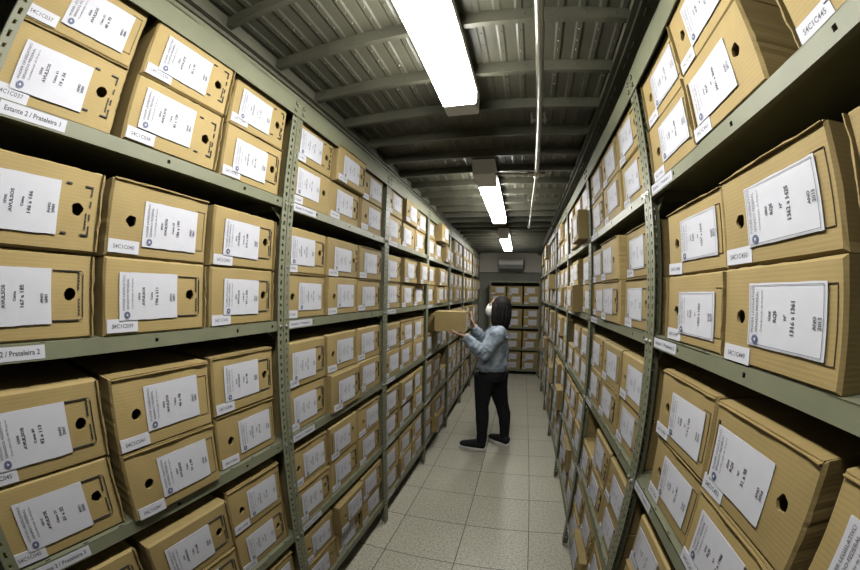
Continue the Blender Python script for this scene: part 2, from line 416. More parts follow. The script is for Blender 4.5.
# ------------------------------------------------------------------ archive boxes
def carton_mesh(kind, seed, W=BW, H=BH, Dp=BD):
    """box lying on its side; front face at y=0 towards -Y, centred in x, base at z=0"""
    r = random.Random(seed); mb = MB()
    hx = {'D': .33, 'S': .33, 'L': -.30, 'N': .31, 'P': None}[kind]
    hz = H*(.50 + r.uniform(-.04, .04)); N = 40
    hc = ((hx or 0)*W, hz if hx is not None else H/2)
    angs = [2*PI*k/44 for k in range(44)] + [math.atan2(z-hc[1], x-hc[0]) % (2*PI) for x in (-W/2, W/2) for z in (0, H)]
    per = []
    for a in sorted(angs):
        ca, sa = math.cos(a), math.sin(a); t = []
        if abs(ca) > 1e-6: t.append(((W/2 if ca > 0 else -W/2) - hc[0])/ca)
        if abs(sa) > 1e-6: t.append(((H if sa > 0 else 0) - hc[1])/sa)
        t = min(t); per.append((hc[0]+ca*t, hc[1]+sa*t))
    N = len(per)
    torn = r.random() < .5
    ring = []
    for (x, z) in per:
        a = math.atan2(z-hc[1], x-hc[0])
        rr = (.0128 if hx is not None else .03) * (1 + (.05*math.sin(3*a + seed) + .05*math.sin(5*a + 2*seed) if torn else .04*math.sin(2*a)))
        ring.append((hc[0] + rr*math.cos(a), hc[1] + rr*math.sin(a)))
    wob = [r.uniform(-.0012, .0012) for _ in range(N)]
    ins = []
    for (x, z) in per:
        ins.append((x*(1-.010/W) , H/2 + (z-H/2)*(1-.010/H)))
    bow = lambda x, z: -.0035*(1-(2*x/W)**2)*(1-(2*z/H-1)**2)
    V = [(x, bow(x, z), z) for x, z in ring] + [(x, 0, z) for x, z in ins] + [(x + (wob[i] if abs(x) > W/2-.001 else 0), .006+abs(wob[i]), z + (wob[i] if z > H-.001 else 0)) for i, (x, z) in enumerate(per)]
    V += [(x*.995, Dp, z) for x, z in per]
    F = []
    for i in range(N):
        j_ = (i+1) % N
        F.append((N+i, N+j_, j_, i)); F.append((2*N+i, 2*N+j_, N+j_, N+i)); F.append((3*N+i, 3*N+j_, 2*N+j_, 2*N+i))
    F.append(tuple(3*N+i for i in range(N-1, -1, -1)))
    mb.add(V, F, 0)
    if hx is not None:                                     # the finger hole opens into a dark hollow
        V2 = [(x, bow(x, z), z) for x, z in ring] + [(hc[0]+(x-hc[0])*1.0, .004, hc[1]+(z-hc[1])*1.0) for x, z in ring] + [(hc[0]+(x-hc[0])*2.2, .005, hc[1]+(z-hc[1])*2.2) for x, z in ring] + [(hc[0]+(x-hc[0])*2.2, .12, hc[1]+(z-hc[1])*2.2) for x, z in ring]
        F2 = []
        for lv in range(3):
            for i in range(N):
                j_ = (i+1) % N; F2.append((lv*N+i, lv*N+j_, lv*N+N+j_, lv*N+N+i))
        F2.append(tuple(3*N+i for i in range(N)))
        mb.add(V2, F2, 2)
    else:
        mb.add([(x, bow(x, z), z) for x, z in ring], [tuple(range(N))], 0)
    y = -.0042
    def bar(x0, x1, z0, z1, mi=1, yy=y): mb.box(x0, x1, yy, yy+.004, z0, z1, mi)
    lw = .0024
    if kind in 'DS':
        xr, zt, zb = .432*W, H*.80, H*.22; xl = .20*W
        if kind == 'D':
            for z in (zt, zb):
                bar(xl+.006, xl+.018, z-lw, z+lw*.2); bar(xr-.018, xr, z-lw, z+lw*.2)
            for a, b_ in ((zt-.02, zt), (zt-.042, zt-.03), (zb+.03, zb+.042), (zb-.001, zb+.018)): bar(xr-lw, xr, a, b_)
        else:
            cr = .008
            bar(xl, xr-cr, zt-lw*.7, zt); bar(xl, xr-cr, zb, zb+lw*.7); bar(xr-lw*.7, xr, zb+cr, zt-cr)
            for cz, s_ in ((zt-cr, 1), (zb+cr, -1)):
                for k in range(4):
                    a0, a1 = PI/2*k/4*s_, PI/2*(k+1)/4*s_
                    pts = [(xr-cr+rr*math.cos(a), y, cz+rr*math.sin(a)) for rr, a in ((cr-lw*.7, a0), (cr, a0), (cr, a1), (cr-lw*.7, a1))]
                    mb.quad(*pts, 1)
        for k in range(5):                                  # tiny printed captions beside the hole
            zz = H*.28 + k*.007
            bar(xr-.010, xr-.0075, zz, zz+.005, 1)
            if kind == 'S': bar(xr-.012, xr-.0085, zz+H*.30, zz+H*.30+.0055, 1)
    elif kind == 'L':                                       # pressed outline of the flap, its shade drawn as dark lines
        for x0, x1, z0, z1 in ((.36*W, .455*W, H*.80, H*.80+.0007), (.36*W, .455*W, H*.20, H*.20+.0007), (.4535*W, .4535*W+.0008, H*.20, H*.80)): bar(x0, x1, z0, z1, 3, -.0022)
    elif kind == 'N':
        bar(-.455*W, -.445*W, H*.18, H*.82, 2, -.003)
        bar(-.43*W, -.425*W, H*.18, H*.82, 1, -.0028)
    return mb.mesh('carton', [M['card'], M['ink'], M['cardedge'], M['creaseshade']])

def flap_mesh(side, seed, W=BW, H=BH):
    """loose closing flap: two layers of board standing a little proud of the front edge"""
    r = random.Random(seed); mb = MB()
    for lay in range(2):
        n = 10; L = []
        for i in range(n+1):
            t = i/n; p = r.uniform(-.0015, .0015) + .003*math.sin(PI*t*r.uniform(.8, 1.6)); L.append((t, p))
        off = .0012 + lay*.0042; th = .0028; yf = -.004 + lay*.005
        vs = []
        for t, p in L:
            o0 = off + max(0, p)*.6
            if side == 'top':
                x = -W/2*.97 + W*.97*t; vs += [(x, yf-abs(p), H-.005+o0*.7), (x, yf-abs(p), H-.005+o0*.7+th*.6), (x, .10, H-.0005), (x, .10, H-.004)]
            else:
                sg = 1 if side == 'right' else -1
                z = .004 + (H-.008)*t; vs += [(sg*(W/2-.003+o0), yf-abs(p), z), (sg*(W/2-.003+o0+th*.8), yf-abs(p), z), (sg*(W/2+.0012), .10, z), (sg*(W/2-.002), .10, z)]
        fs = []
        for i in range(n):
            for k in range(4): fs.append((4*i+k, 4*i+(k+1) % 4, 4*i+4+(k+1) % 4, 4*i+4+k))
        fs += [(0, 1, 2, 3), (4*n+3, 4*n+2, 4*n+1, 4*n)]
        mb.add(vs, fs, 0)
    return mb.mesh('lid_flap', [M['cardedge']])

def label_mesh(series, lines, num, year, border, seed):
    r = random.Random(seed); mb = MB(); w, h = .158, .107
    nx, nz = 8, 5; rag = [r.uniform(0, .0014) for _ in range(60)]
    V = []
    for j_ in range(nz+1):
        for i in range(nx+1):
            edge = rag[i+j_] if j_ in (0, nz) else 0
            zz = h*j_/nz + (edge if j_ == 0 else -edge)
            V.append((w*i/nx, -.0009 - .0008*math.sin(PI*i/nx)*math.sin(PI*j_/nz), zz))
    F = [(j_*(nx+1)+i, j_*(nx+1)+i+1, (j_+1)*(nx+1)+i+1, (j_+1)*(nx+1)+i) for j_ in range(nz) for i in range(nx)]
    mb.add(V, F, 0)
    mb.box(0.0005, w-.0005, -.0007, .0009, .001, h-.001, 0)
    y = -.0023
    if border:
        for x0, x1, z0, z1 in ((.004, w-.004, .004, .0049), (.004, w-.004, h-.0049, h-.004), (.004, .0049, .004, h-.004), (w-.0049, w-.004, .004, h-.004)):
            mb.quad((x0, y, z0), (x1, y, z0), (x1, y, z1), (x0, y, z1), 1)
    text_up(mb, 'PODER LEGISLATIVO', .0083, .0115, .062, y, 1, 0)
    text_up(mb, 'SENADO FEDERAL', .0083, .0215, .059, y, 1, 0)
    text_up(mb, 'Coordenação de Arquivo', .0066, .0325, .060, y, 1)
    text_up(mb, 'SÉRIE', .0072, .051, .0535, y, 1, .0001)
    text_up(mb, series, .0098, .0625, .0535, y, 1, .0003)
    text_up(mb, lines, .0080, .084, .0535, y, 1, .0002)
    text_up(mb, num, .0108, .099, .0535, y, 1, .0003)
    if year:
        text_up(mb, 'ANO', .0082, .139, .050, y, 1, .0002); text_up(mb, year, .0088, .148, .050, y, 1, .0002)
    # round emblem: ring, disc and a small star
    c = (.019, .0125); R1 = .0078
    mb.add([(c[0]+R1*math.cos(2*PI*k/16), y, c[1]+R1*math.sin(2*PI*k/16)) for k in range(16)], [tuple(range(16))], 2)
    for k in range(16):
        a0, a1 = 2*PI*k/16, 2*PI*(k+.6)/16
        mb.quad(*[(c[0]+rr*math.cos(a), y-.0003, c[1]+rr*math.sin(a)) for rr, a in ((.0056, a0), (.0062, a0), (.0062, a1), (.0056, a1))], 0)
    star = [(c[0]+(.0042 if k % 2 == 0 else .0018)*math.sin(PI*k/5), y-.0003, c[1]+(.0042 if k % 2 == 0 else .0018)*math.cos(PI*k/5)) for k in range(10)]
    mb.add(star, [tuple(range(9, -1, -1))], 0)
    return mb.mesh('paper_label', [M['paper'], M['text'], M['logo']])

def tag_mesh(code, flip=False):
    mb = MB(); mb.box(0, .078, -.0012, .0012, 0, .029)
    text_flat(mb, code, .0125, .039, .0135, -.0016, 1, .0001, flip)
    return mb.mesh('location_tag', [M['paper'], M['text']])

CART = {k: [carton_mesh(k, 11*i + ord(k)) for i in range(4)] for k in 'DSLNP'}
FLAP = {s: [flap_mesh(s, 5*i + len(s)) for i in range(4)] for s in ('right', 'left', 'top')}
LAB_SHARED = {'L': [label_mesh('AVULSOS', 'Caixa', '%d a %d' % (a, a+19), str(1996+i), i % 3 == 0, i) for i, a in enumerate((112, 131, 224, 245, 302, 388))],
              'R': [label_mesh('RQS', 'Nº', '%d a %d' % (a, a+57), str(2009+i), i % 2 == 0, 50+i) for i, a in enumerate((118, 640, 702, 811, 934, 1045))]}
TAG_SHARED = [tag_mesh('S4C1C4%02d' % (41+7*i)) for i in range(6)]
LABX = {'D': -.35, 'S': -.34, 'L': -.185, 'N': -.36, 'P': -.3}

def project(p):
    d = Vector(p) - Vector((0, 0, CAM_H))
    xr, yc, zr = RIGHT.dot(d), FWD.dot(d), UP.dot(d)
    rho = math.hypot(xr, zr); th = math.atan2(rho, yc); rr = 338.008*(th + .054333*th**3)
    return 430 + rr*xr/rho, 285 - rr*zr/rho

class Box: pass
boxes = []
def add_box(side, bay, lv, col, row, cx, z, off, kind, W=1.0, num=None, year=None, lines=None, code=None, yaw=0.0, flap=None, border=None, dz=0.0, hs=1.0):
    z += row*BH*(hs-1)
    b_ = Box(); b_.side, b_.bay, b_.lv, b_.col, b_.row, b_.kind = side, bay, lv, col, row, kind
    b_.W, b_.num, b_.year, b_.lines, b_.code, b_.border = W, num, year, lines, code, border
    b_.flap = flap; b_.hs = hs
    if side == 'left': b_.loc = (-AL - off, L0 + BL*bay + cx, z + dz); b_.rz = PI/2 + yaw
    elif side == 'right': b_.loc = (AR + off, R0 + BR*(bay+1) - cx, z + dz); b_.rz = -PI/2 + yaw
    else: b_.loc = (BACKX + cx, BACKY + off, z + dz); b_.rz = yaw
    mat = Matrix.Translation(b_.loc) @ Matrix.Rotation(b_.rz, 4, 'Z')
    P = [project(mat @ Vector(q)) for q in ((-BW*W/2, 0, 0), (BW*W/2, 0, 0), (BW*W/2, 0, BH), (-BW*W/2, 0, BH))]
    cl = [(min(max(x, 0), 860), min(max(y, 0), 570)) for x, y in P]
    b_.area = abs(sum(cl[i][0]*cl[(i+1) % 4][1] - cl[(i+1) % 4][0]*cl[i][1] for i in range(4)))/2
    b_.seen = any(-25 < x < 885 and -25 < y < 595 for x, y in P)
    boxes.append(b_); return b_

# what can be read on the nearest boxes: (kind, lines, numbers, year, code)
NEAR_L = {
 (0,0,1): ('L','Caixa 62','48 a 70','2001','S4C1C037'), (0,0,0): ('D','Caixa 61','19 a 36','2001','S4C1C037'),
 (0,1,1): ('D','Caixa','40 a 58','2001','S4C1C036'), (0,1,0): ('D','Caixa','85 a 120','2001','S4C1C038'),
 (0,2,1): ('D','Caixa','41 a 63','2001','S4C1C041'), (0,2,0): ('S','Caixa','20 a 40','2001','S4C1C042'),
 (1,0,1): ('D','Caixa','146 a 166','2001','S4C1C039'), (1,0,0): ('S','Caixa','167 a 185','2001','S4C1C039'),
 (1,1,1): ('L','Caixa 68','186 a 197','2001','S4C1C040'), (1,1,0): ('S','Caixa','198 a 211','2001','S4C1C039'),
 (1,2,1): ('S','Caixa 70','212 a 230','2001','S4C1C042'), (1,2,0): ('S','Caixa 71','231 a 252','2001','S4C1C042'),
 (2,0,1): ('S','Caixa 20','92 a 113','2001','S4C1C045'), (2,0,0): ('S','Caixa 21','21 a 32','2001','S4C1C045'),
 (2,1,1): ('L','Caixa','46 a 78','2001','S4C1C041'), (2,1,0): ('L','Caixa','91 a 99','2001','S4C1C041'),
 (2,2,1): ('S','Caixa','36 a 48','2001','S4C1C046'), (2,2,0): ('L','Caixa','36 a 44','2001','S4C1C046'),
 (3,1,1): ('S','Caixa','47 a 60','2001','S4C1C047'), (3,1,0): ('S','Caixa','61 a 79','2001','S4C1C047'),
 (3,2,1): ('L','Caixa','70 a 89','2001','S4C1C048'), (3,2,0): ('S','Caixa','90 a 97','2001','S4C1C048'),
}
NEAR_R = {   # col 0 is next to the post, far side
 (0,0,1): ('L','Nº','501 a 560','2013','S4C1C442'), (0,0,0): ('L','Nº','561 a 620','2013','S4C1C442'),
 (0,1,1): ('L','Nº','621 a 700','2013','S4C1C443'), (0,1,0): ('N','Nº','3001 a 3046','2013','S4C1C443'),
 (0,2,0): ('L','Nº','1 a 30','2014','S4C1C445'), (0,2,1): ('L','Nº','31 a 60','2014','S4C1C445'),
 (1,0,1): ('L','Nº','1267 a 1315','2013','S4C1C448'), (1,0,0): ('L','Nº','1203 a 1266','2013','S4C1C447'),
 (1,1,1): ('L','Nº','1362 a 1425','2013','S4C1C450'), (1,1,0): ('L','Nº','1316 a 1361','2013','S4C1C449'),
 (1,2,1): ('L','Nº','1426 a 1480','2013','S4C1C451'), (1,2,0): ('L','Nº','1481 a 1520','2013','S4C1C451'),
 (2,0,1): ('L','Nº','714 a 760','2014','S4C1C454'), (2,0,0): ('L','Nº','761 a 801','2014','S4C1C454'),
 (2,1,1): ('N','Nº','31 a 95','2014','S4C1C453'), (2,1,0): ('S','Nº','1902 a 1986','2014','S4C1C455'),
 (2,2,1): ('S','Nº','96 a 130','2014','S4C1C456'), (2,2,0): ('S','Nº','1987 a 2040','2014','S4C1C456'),
}
for side in ('left', 'right'):
    NEAR = NEAR_L if side == 'left' else NEAR_R
    for bay in range(7):
        for lv in range(5):
            yawc = 0
            for col in range(3):
                cen = {'left': (.155, .450, .745), 'right': (.155, .449, .748)}[side][col]; W = 1.0
                if bay == 0 and side == 'left': cen = (.134, .447, .750)[col]; W = (1.05, 1.03, .95)[col]
                if bay == 0 and side == 'right': cen = ((.178, .456, .800) if lv == 0 else (.238, .532, .838))[col]; W = ((1.0, .95, .98) if lv == 0 else (1.0, 1.02, 1.0))[col]
                far = bay >= 2
                stick = 0.0
                for row in (0, 1):
                    kind = rnd.choices('SLDN', (.5, .34, .10, .06))[0]
                    j1, j2, j3, j4 = rnd.uniform(-.006, .006), rnd.random(), rnd.uniform(-.02, .02), rnd.random()
                    off = .0115 + .010*rnd.random()
                    if col == 1 and j2 < .35: off = -.012 + .01*j4
                    if bay == 0 and col == 1: off = -.010 if (side == 'left' and lv in (2, 3)) else .003 + .005*j4
                    if far and col != 0 and j2 > .90: off = -.05*j4 - .01; 
                    if side == 'left' and bay == 3 and lv == 2: off = .012 + .004*j4
                    if off < .003 and col != 1: cen_ = (cen if col == 1 else (.45 + (cen-.45)*.965))
                    else: cen_ = cen
                    if far and bay >= 2 and j4 > .975 and row == 1: continue
                    near = NEAR.get((lv, col, row)) if bay == 0 else None
                    if near: kind = near[0]
                    kw = {}
                    if near: kw = dict(lines=near[1], num=near[2], year=near[3], code=near[4])
                    elif bay == 1:
                        a = rnd.randint(20, 900); kw = dict(num='%d a %d' % (a, a + rnd.randint(9, 40)), year=('2002' if side == 'left' else '2012'))
                    flap = 'right' if kind in 'SD' else 'left'
                    if rnd.random() < .3: flap = 'top'
                    if bay == 0 and side == 'right' and lv == 2: flap = 'top'
                    if bay == 0 and side == 'left' and flap == 'left': flap = 'top'
                    if bay == 0 and near: j3 *= .4
                    W_ = W
                    yaw = j3*.6 if off < 0 or col == 1 else j3*.25
                    # the box taken out by the person leaves its slot empty
                    if side == 'left' and bay == 3 and lv == 2 and row == 1 and col == 0: continue
                    if side == 'right' and bay == 1 and lv == 3 and col == 0 and row == 1: continue
                    if off < .003 and col != 1: W_ = .84
                    add_box(side, bay, lv, col, row, cen_ + j1*.3, LEVELS[lv] + .0008 + row*(BH+.0016), off, kind, W_, yaw=yaw, flap=flap, hs=({(0, 1): .95, (0, 2): 1.05}.get((bay, lv), 1.0) if side == 'right' else {2: 1.03, 3: 1.025}.get(lv, 1.0) if bay < 2 else 1.0), border=(side == 'right' and (rnd.random() < .5 or lv == 1)), **kw)
for lv in range(4):
    for col in range(3):
        for row in (0, 1):
            add_box('back', 0, lv, col, row, .175 + .325*col, BACK_LV[lv] + .0008 + row*(BH+.0016), .008 + .01*rnd.random(), rnd.choice('SSL'), 1.06, yaw=rnd.uniform(-.01, .01), flap='top')

SH = ['top', 'second', 'third', 'fourth', 'bottom']
def describe(b_):
    row = 'upper' if b_.row else 'lower'
    if b_.side == 'back':
        return 'dim archive box, %s %s on the %s shelf of the rack across the far end' % (row, ('left', 'middle', 'right')[b_.col], ('top', 'second', 'third', 'bottom')[b_.lv])
    near = (('nearest', 'middle', 'farthest') if b_.side == 'left' else ('farthest', 'middle', 'nearest'))[b_.col]
    pos = '%s %s on %s shelf of %s %s bay' % (row, near, SH[b_.lv], ORD[b_.bay], b_.side)
    if b_.bay == 0 and b_.num: return 'archive box reading %s, %s' % (b_.num, pos)
    return {'D': 'archive box with dashed outline, ', 'S': 'archive box with hole right, ', 'L': 'archive box with hole left, ', 'N': 'archive box with plain front, '}[b_.kind] + pos

seen = sorted([b_ for b_ in boxes if b_.seen and b_.area > 2], key=lambda b_: -b_.area)
chosen, rest = seen[:299], seen[299:]
for i, b_ in enumerate(chosen):
    r = random.Random(i*13+5)
    grp = {'left': 'archive boxes on the left shelves', 'right': 'archive boxes on the right shelves', 'back': 'archive boxes on the far rack'}[b_.side]
    t = thing('archive_box', describe(b_), 'box', b_.loc, b_.rz, grp); t.scale = (b_.W*.975, 1, b_.hs)
    place('carton', r.choice(CART[b_.kind]), t)
    place('lid_flap', r.choice(FLAP[b_.flap or 'right']), t)
    key = 'R' if b_.side == 'right' else 'L'
    if b_.num:
        lm = label_mesh('RQS' if key == 'R' else 'AVULSOS', b_.lines or ('Nº' if key == 'R' else 'Caixa'), b_.num, b_.year, b_.border, i)
    else: lm = r.choice(LAB_SHARED[key])
    lab = place('paper_label', lm, t, (LABX[b_.kind]*BW + r.uniform(-.008, .008), -.0034, BH*.18 + r.uniform(-.006, .008)))
    if b_.side == 'left' and b_.bay == 0 and b_.col == 1: lab.location.x -= .007
    if b_.side == 'right' and b_.bay == 0: lab.scale = (1.1, 1, .97); lab.location.x -= .012
    lab.rotation_euler = (0, r.uniform(-.015, .015), 0)
    tg = place('location_tag', tag_mesh(b_.code) if b_.code else r.choice(TAG_SHARED), t, (-BW/2 + .003 + r.uniform(0, .008), -.0012, .002 + r.uniform(0, .006)))
    tg.rotation_euler = (0, r.uniform(-.03, .03), 0)
if rest:
    mb = MB()
    for b_ in rest:
        mat = Matrix.Translation(b_.loc) @ Matrix.Rotation(b_.rz, 4, 'Z')
        def bx(x0, x1, y0, y1, z0, z1, mi):
            s = len(mb.v); mb.box(x0, x1, y0, y1, z0, z1, mi)
            for i in range(s, len(mb.v)): mb.v[i] = tuple(mat @ Vector(mb.v[i]))
        w = BW*b_.W/2
        bx(-w, w, 0, BD, 0, BH, 0)
        x0 = LABX[b_.kind]*BW; bx(x0, x0+.158, -.002, 0, BH*.2, BH*.2+.107, 1)
        bx(-w+.004, -w+.08, -.002, 0, .003, .031, 1)
        hx = {'D': .33, 'S': .33, 'L': -.30, 'N': .36}[b_.kind]*BW; bx(hx-.011, hx+.011, -.001, 0, BH/2-.011, BH/2+.011, 2)
    o = mb.build('archive_box_rows', [M['card'], M['paper'], M['ink']])
    o['kind'] = 'stuff'; o['label'] = 'rows of tiny brown archive boxes filling the farthest bays of both sides'; o['category'] = 'boxes'
print('boxes chosen', len(chosen), 'rest', len(rest), 'smallest', chosen[-1].area)

# box being taken from the shelf
HB = thing('archive_box', 'plain brown archive box held out from the left shelves by the person', 'box', (-0.487, 3.137, 1.236), PI/2 - math.radians(-5), 'archive boxes on the left shelves')
HB.scale = (.98, .755, 1.03)
place('carton', CART['S'][1], HB); place('lid_flap', FLAP['top'][0], HB)
place('paper_label', LAB_SHARED['L'][2], HB, (LABX['S']*BW, -.0034, BH*.2)); place('location_tag', TAG_SHARED[1], HB, (-BW/2+.004, -.0012, .003))

# ------------------------------------------------------------------ lights, conduit, air conditioner
def light(y0, label, glow_pair):
    t = thing('ceiling_light', label, 'light', (-0.2125, y0, 2.30), 0, 'fluorescent lights down the aisle')
    W = .0625
    q = MB(); q.box(-W-.006, W+.006, 0, 1.54, .055, .097); q.box(-W, W, 0, .262, .0, .055); q.build('housing', M['fixture'], t)
    q = MB(); prof = [(-W-.004, .055), (-W, .004), (-W+.006, 0), (W-.006, 0), (W, .004), (W+.004, .055)]
    R = [[Vector((x, y, z)) for x, z in prof] for y in (.264, 1.46 if glow_pair is GLOW[0] else 1.54)]  # farthest diffuser is lengthened, its unseen glowing end added to brighten the end wall
    q.rings(R); d = q.build('diffuser', list(glow_pair), t)
    for p in d.data.polygons: p.material_index = 0 if p.normal.z < -.5 else 1
    q = MB(); R = [[Vector((x*1.03, y, z-.001)) for x, z in prof] for y in (1.461, 1.54)] if glow_pair is GLOW[0] else [[Vector((x, y, .0552 + (.01 if x < 0 else .01)*k)) for x, y in ((-.06, 1.52), (.06, 1.52), (.06, 1.54), (-.06, 1.54))] for k in (0, 1)]; q.rings(R); q.build('end_cap', M['fixture'], t)  # farthest light has only a hidden stub here, its far end glows
    q = MB(); R = [[Vector((x*1.03, y, z-.001)) for x, z in prof] for y in (-.004, .012)]; q.rings(R); q.build('end_cap', M['fixture'], t)
light(-0.31, 'long fluorescent light directly overhead at the top of the picture', GLOW[0])
light(1.95, 'fluorescent ceiling light in the middle of the row of three', GLOW[0])
light(4.19, 'small farthest fluorescent light near the end wall', GLOW[1])

t = thing('conduit_pipe', 'bare metal conduit pipe running along under the ceiling with a side branch', 'pipe', (.085, 0, 2.345))
q = MB(); q.tube([(-.008, -1.69, 0), (.0, .7, 0), (.025, 2.06, 0)], .0135, 14); q.build('pipe', M['pipe'], t, True)
q = MB(); q.tube([(.025, 2.04, 0), (.026, 2.15, 0)], .019, 12); q.tube([(-.03, 2.10, 0), (.078, 2.10, 0)], .015, 12); q.build('coupling', M['pipe'], t, True)
q = MB(); q.tube([(-.30, 2.10, .01), (-.03, 2.10, 0)], .008, 8); q.build('branch_pipe', M['pipe'], t, True)
q = MB(); q.tube([(.025, 2.14, 0), (.018, 3.0, 0), (.014, 3.80, 0), (.022, 3.845, 0), (.06, 3.85, 0), (.33, 3.85, .01)], .009, 10); q.build('branch_pipe', M['pipe'], t, True)
q = MB(); q.tube([(.014, 3.76, 0), (.014, 3.87, 0)], .015, 10); q.build('coupling', M['pipe'], t, True)
for y in (.33, 1.41, 2.76):
    q = MB(); q.box(-.022, .05, y, y+.022, .012, .016); q.box(-.02, -.014, y, y+.022, .0, .052); q.box(.038, .044, y, y+.022, .0, .052); q.build('pipe_clamp', M['pipe'], t)

t = thing('wall_mounted_air_conditioner', 'pale wall mounted air conditioner high on the end wall', 'air conditioner', (-.19, 7.01, 2.04))
q = MB(); prof = [(0, 0), (-.12, .0), (-.165, .05), (-.175, .13), (-.165, .20), (-.13, .238), (0, .242)]
q.rings([[Vector((x, y, z)) for y, z in prof] for x in (-.245, .245)]); q.build('body', M['acgrey'], t)
q = MB(); prof = [(-.1775, .125), (-.1675, .203), (-.132, .2405), (-.1285, .2385), (-.1645, .2005), (-.1745, .125)]
q.rings([[Vector((x, y, z)) for y, z in prof] for x in (-.247, .247)]); q.build('front_panel', M['aclit'], t)
q = MB()
for k in range(3): q.box(-.22, .22, -.150+.012*k, -.147+.012*k, .012, .03-.006*k)
q.build('louvre', M['ink'], t)

# ------------------------------------------------------------------ the person
def solidify(mb, name, mat, parent, voxel, smooth_it=4, disp=None, shrink=None):
    me = mb.mesh(name, [mat]); o = place(name, me)
    md = o.modifiers.new('r', 'REMESH'); md.mode = 'VOXEL'; md.voxel_size = voxel; md.use_smooth_shade = True
    sm = o.modifiers.new('s', 'SMOOTH'); sm.factor = .5; sm.iterations = smooth_it
    if disp:
        tx = bpy.data.textures.new(name, 'CLOUDS'); tx.noise_scale = disp[1]; tx.noise_depth = 1
        d = o.modifiers.new('d', 'DISPLACE'); d.texture = tx; d.strength = disp[0]; d.mid_level = .5; d.texture_coords = 'LOCAL'
    dg = bpy.context.evaluated_depsgraph_get(); dg.update()
    res = bpy.data.meshes.new_from_object(o.evaluated_get(dg), depsgraph=dg)
    bpy.data.objects.remove(o); bpy.data.meshes.remove(me)
    res.materials.clear(); res.materials.append(mat)
    res.polygons.foreach_set('use_smooth', [True]*len(res.polygons)); res.name = name
    n_ = place(name, res, parent)
    if parent is not None: n_.matrix_parent_inverse = parent.matrix_world.inverted()
    return n_

PB = Vector((-0.25, 3.31, 0))
PERSON = thing('person', 'person in a denim jacket and white face mask lifting a box from the shelves', 'person', PB)
bpy.context.view_layer.update()
SIDE = (0.06, 1, 0)
b_ = MB()
# trunk and neck
b_.loft([(-.245,3.31,.76),(-.245,3.31,.84),(-.24,3.31,.95),(-.228,3.315,1.08),(-.215,3.32,1.18),(-.208,3.32,1.245),(-.206,3.322,1.275)],
        [(.14,.10),(.155,.11),(.125,.095),(.135,.10),(.15,.095),(.12,.07),(.05,.05)], SIDE, 20)
b_.loft([(-.205,3.322,1.24),(-.212,3.325,1.30),(-.222,3.332,1.37)], [.052,.046,.045], SIDE, 14)
HR = Matrix.Rotation(math.radians(-8), 3, 'Y')     # chin a little raised
HC = Vector((-.212, 3.335, 1.44))
FD = Vector((-.985, .14, .10)).normalized()        # where she looks
FS = Vector((-.14, -.985, 0)).normalized()         # her left
FU = FD.cross(FS).normalized()
if FU.z < 0: FU = -FU
HM = Matrix((FD, FS, FU)).transposed()
def hp(f, s, u): return HC + FD*f + FS*s + FU*u
b_.ball(hp(-.012,0,.022), (.092,.074,.088), HM); b_.ball(hp(.022,0,-.03), (.062,.056,.072), HM); b_.ball(hp(.045,0,-.075), (.033,.034,.026), HM)
b_.loft([hp(.078,0,.022), hp(.092,0,.0), hp(.104,0,-.022), hp(.088,0,-.03)], [.008,.011,.014,.010], FS, 10)      # nose
b_.ball(hp(.078,0,-.052), (.011,.024,.009), HM, 10, 6)
for s in (-1, 1):
    b_.ball(hp(.074, s*.03, .034), (.012,.024,.008), HM, 10, 6)      # brow
    b_.ball(hp(-.012, s*.074, -.005), (.018,.008,.032), HM, 10, 6)   # ear
# arms
LSH, LEL, LWR = Vector((-.185,3.165,1.22)), Vector((-.318,3.085,1.025)), Vector((-.495,3.02,1.200))
RSH, REL, RWR = Vector((-.225,3.475,1.22)), Vector((-.372,3.455,1.075)), Vector((-.452,3.345,1.262))
for a, e, w in ((LSH, LEL, LWR), (RSH, REL, RWR)):
    b_.loft([a, a.lerp(e, .3), a.lerp(e, .7), e], [.052,.048,.042,.039], (0,1,0), 14)
    b_.loft([e, e.lerp(w, .3), e.lerp(w, .75), w], [.039,.039,.030,.025], (0,1,0), 14)
# left hand: palm up under the near edge of the box, thumb over the near face
b_.loft([LWR, LWR+Vector((-.03,-.002,.010)), (-.555,3.010,1.218), (-.575,3.008,1.2205)], [(.024,.019),(.030,.015),(.036,.011),(.034,.009)], (0,1,0), 14)
for yy, ln in ((2.984,.062),(3.003,.070),(3.022,.064),(3.038,.050)):
    b_.tube([(-.560,yy,1.220),(-.575-ln*.35,yy-.003,1.2235),(-.575-ln*.7,yy-.004,1.2255),(-.575-ln,yy-.004,1.2255)], [.0088,.0085,.008,.0065], 10)
b_.tube([(-.525,2.998,1.212),(-.550,2.980,1.220),(-.577,2.972,1.236),(-.600,2.974,1.250)], [.012,.010,.0088,.0068], 10)
# right hand: on the far end of the box front, fingers up
b_.loft([RWR, (-.456,3.330,1.285), (-.466,3.318,1.315), (-.470,3.314,1.335)], [(.022,.018),(.030,.014),(.037,.012),(.036,.010)], (0,1,0), 14)
for k, (yy, ln) in enumerate(((3.288,.062),(3.307,.070),(3.326,.064),(3.342,.050))):
    xo = -.468 if yy < 3.29 else -.486
    b_.tube([(-.469,yy,1.325),(-.470+.2*(xo+.47),yy,1.335+ln*.4),(-.472,yy-.002,1.335+ln*.7),(-.480,yy-.004,1.335+ln)], [.0088,.0085,.008,.0065], 10)
b_.tube([(-.458,3.305,1.29),(-.462,3.280,1.305),(-.466,3.262,1.325),(-.470,3.252,1.342)], [.012,.010,.0088,.0068], 10)
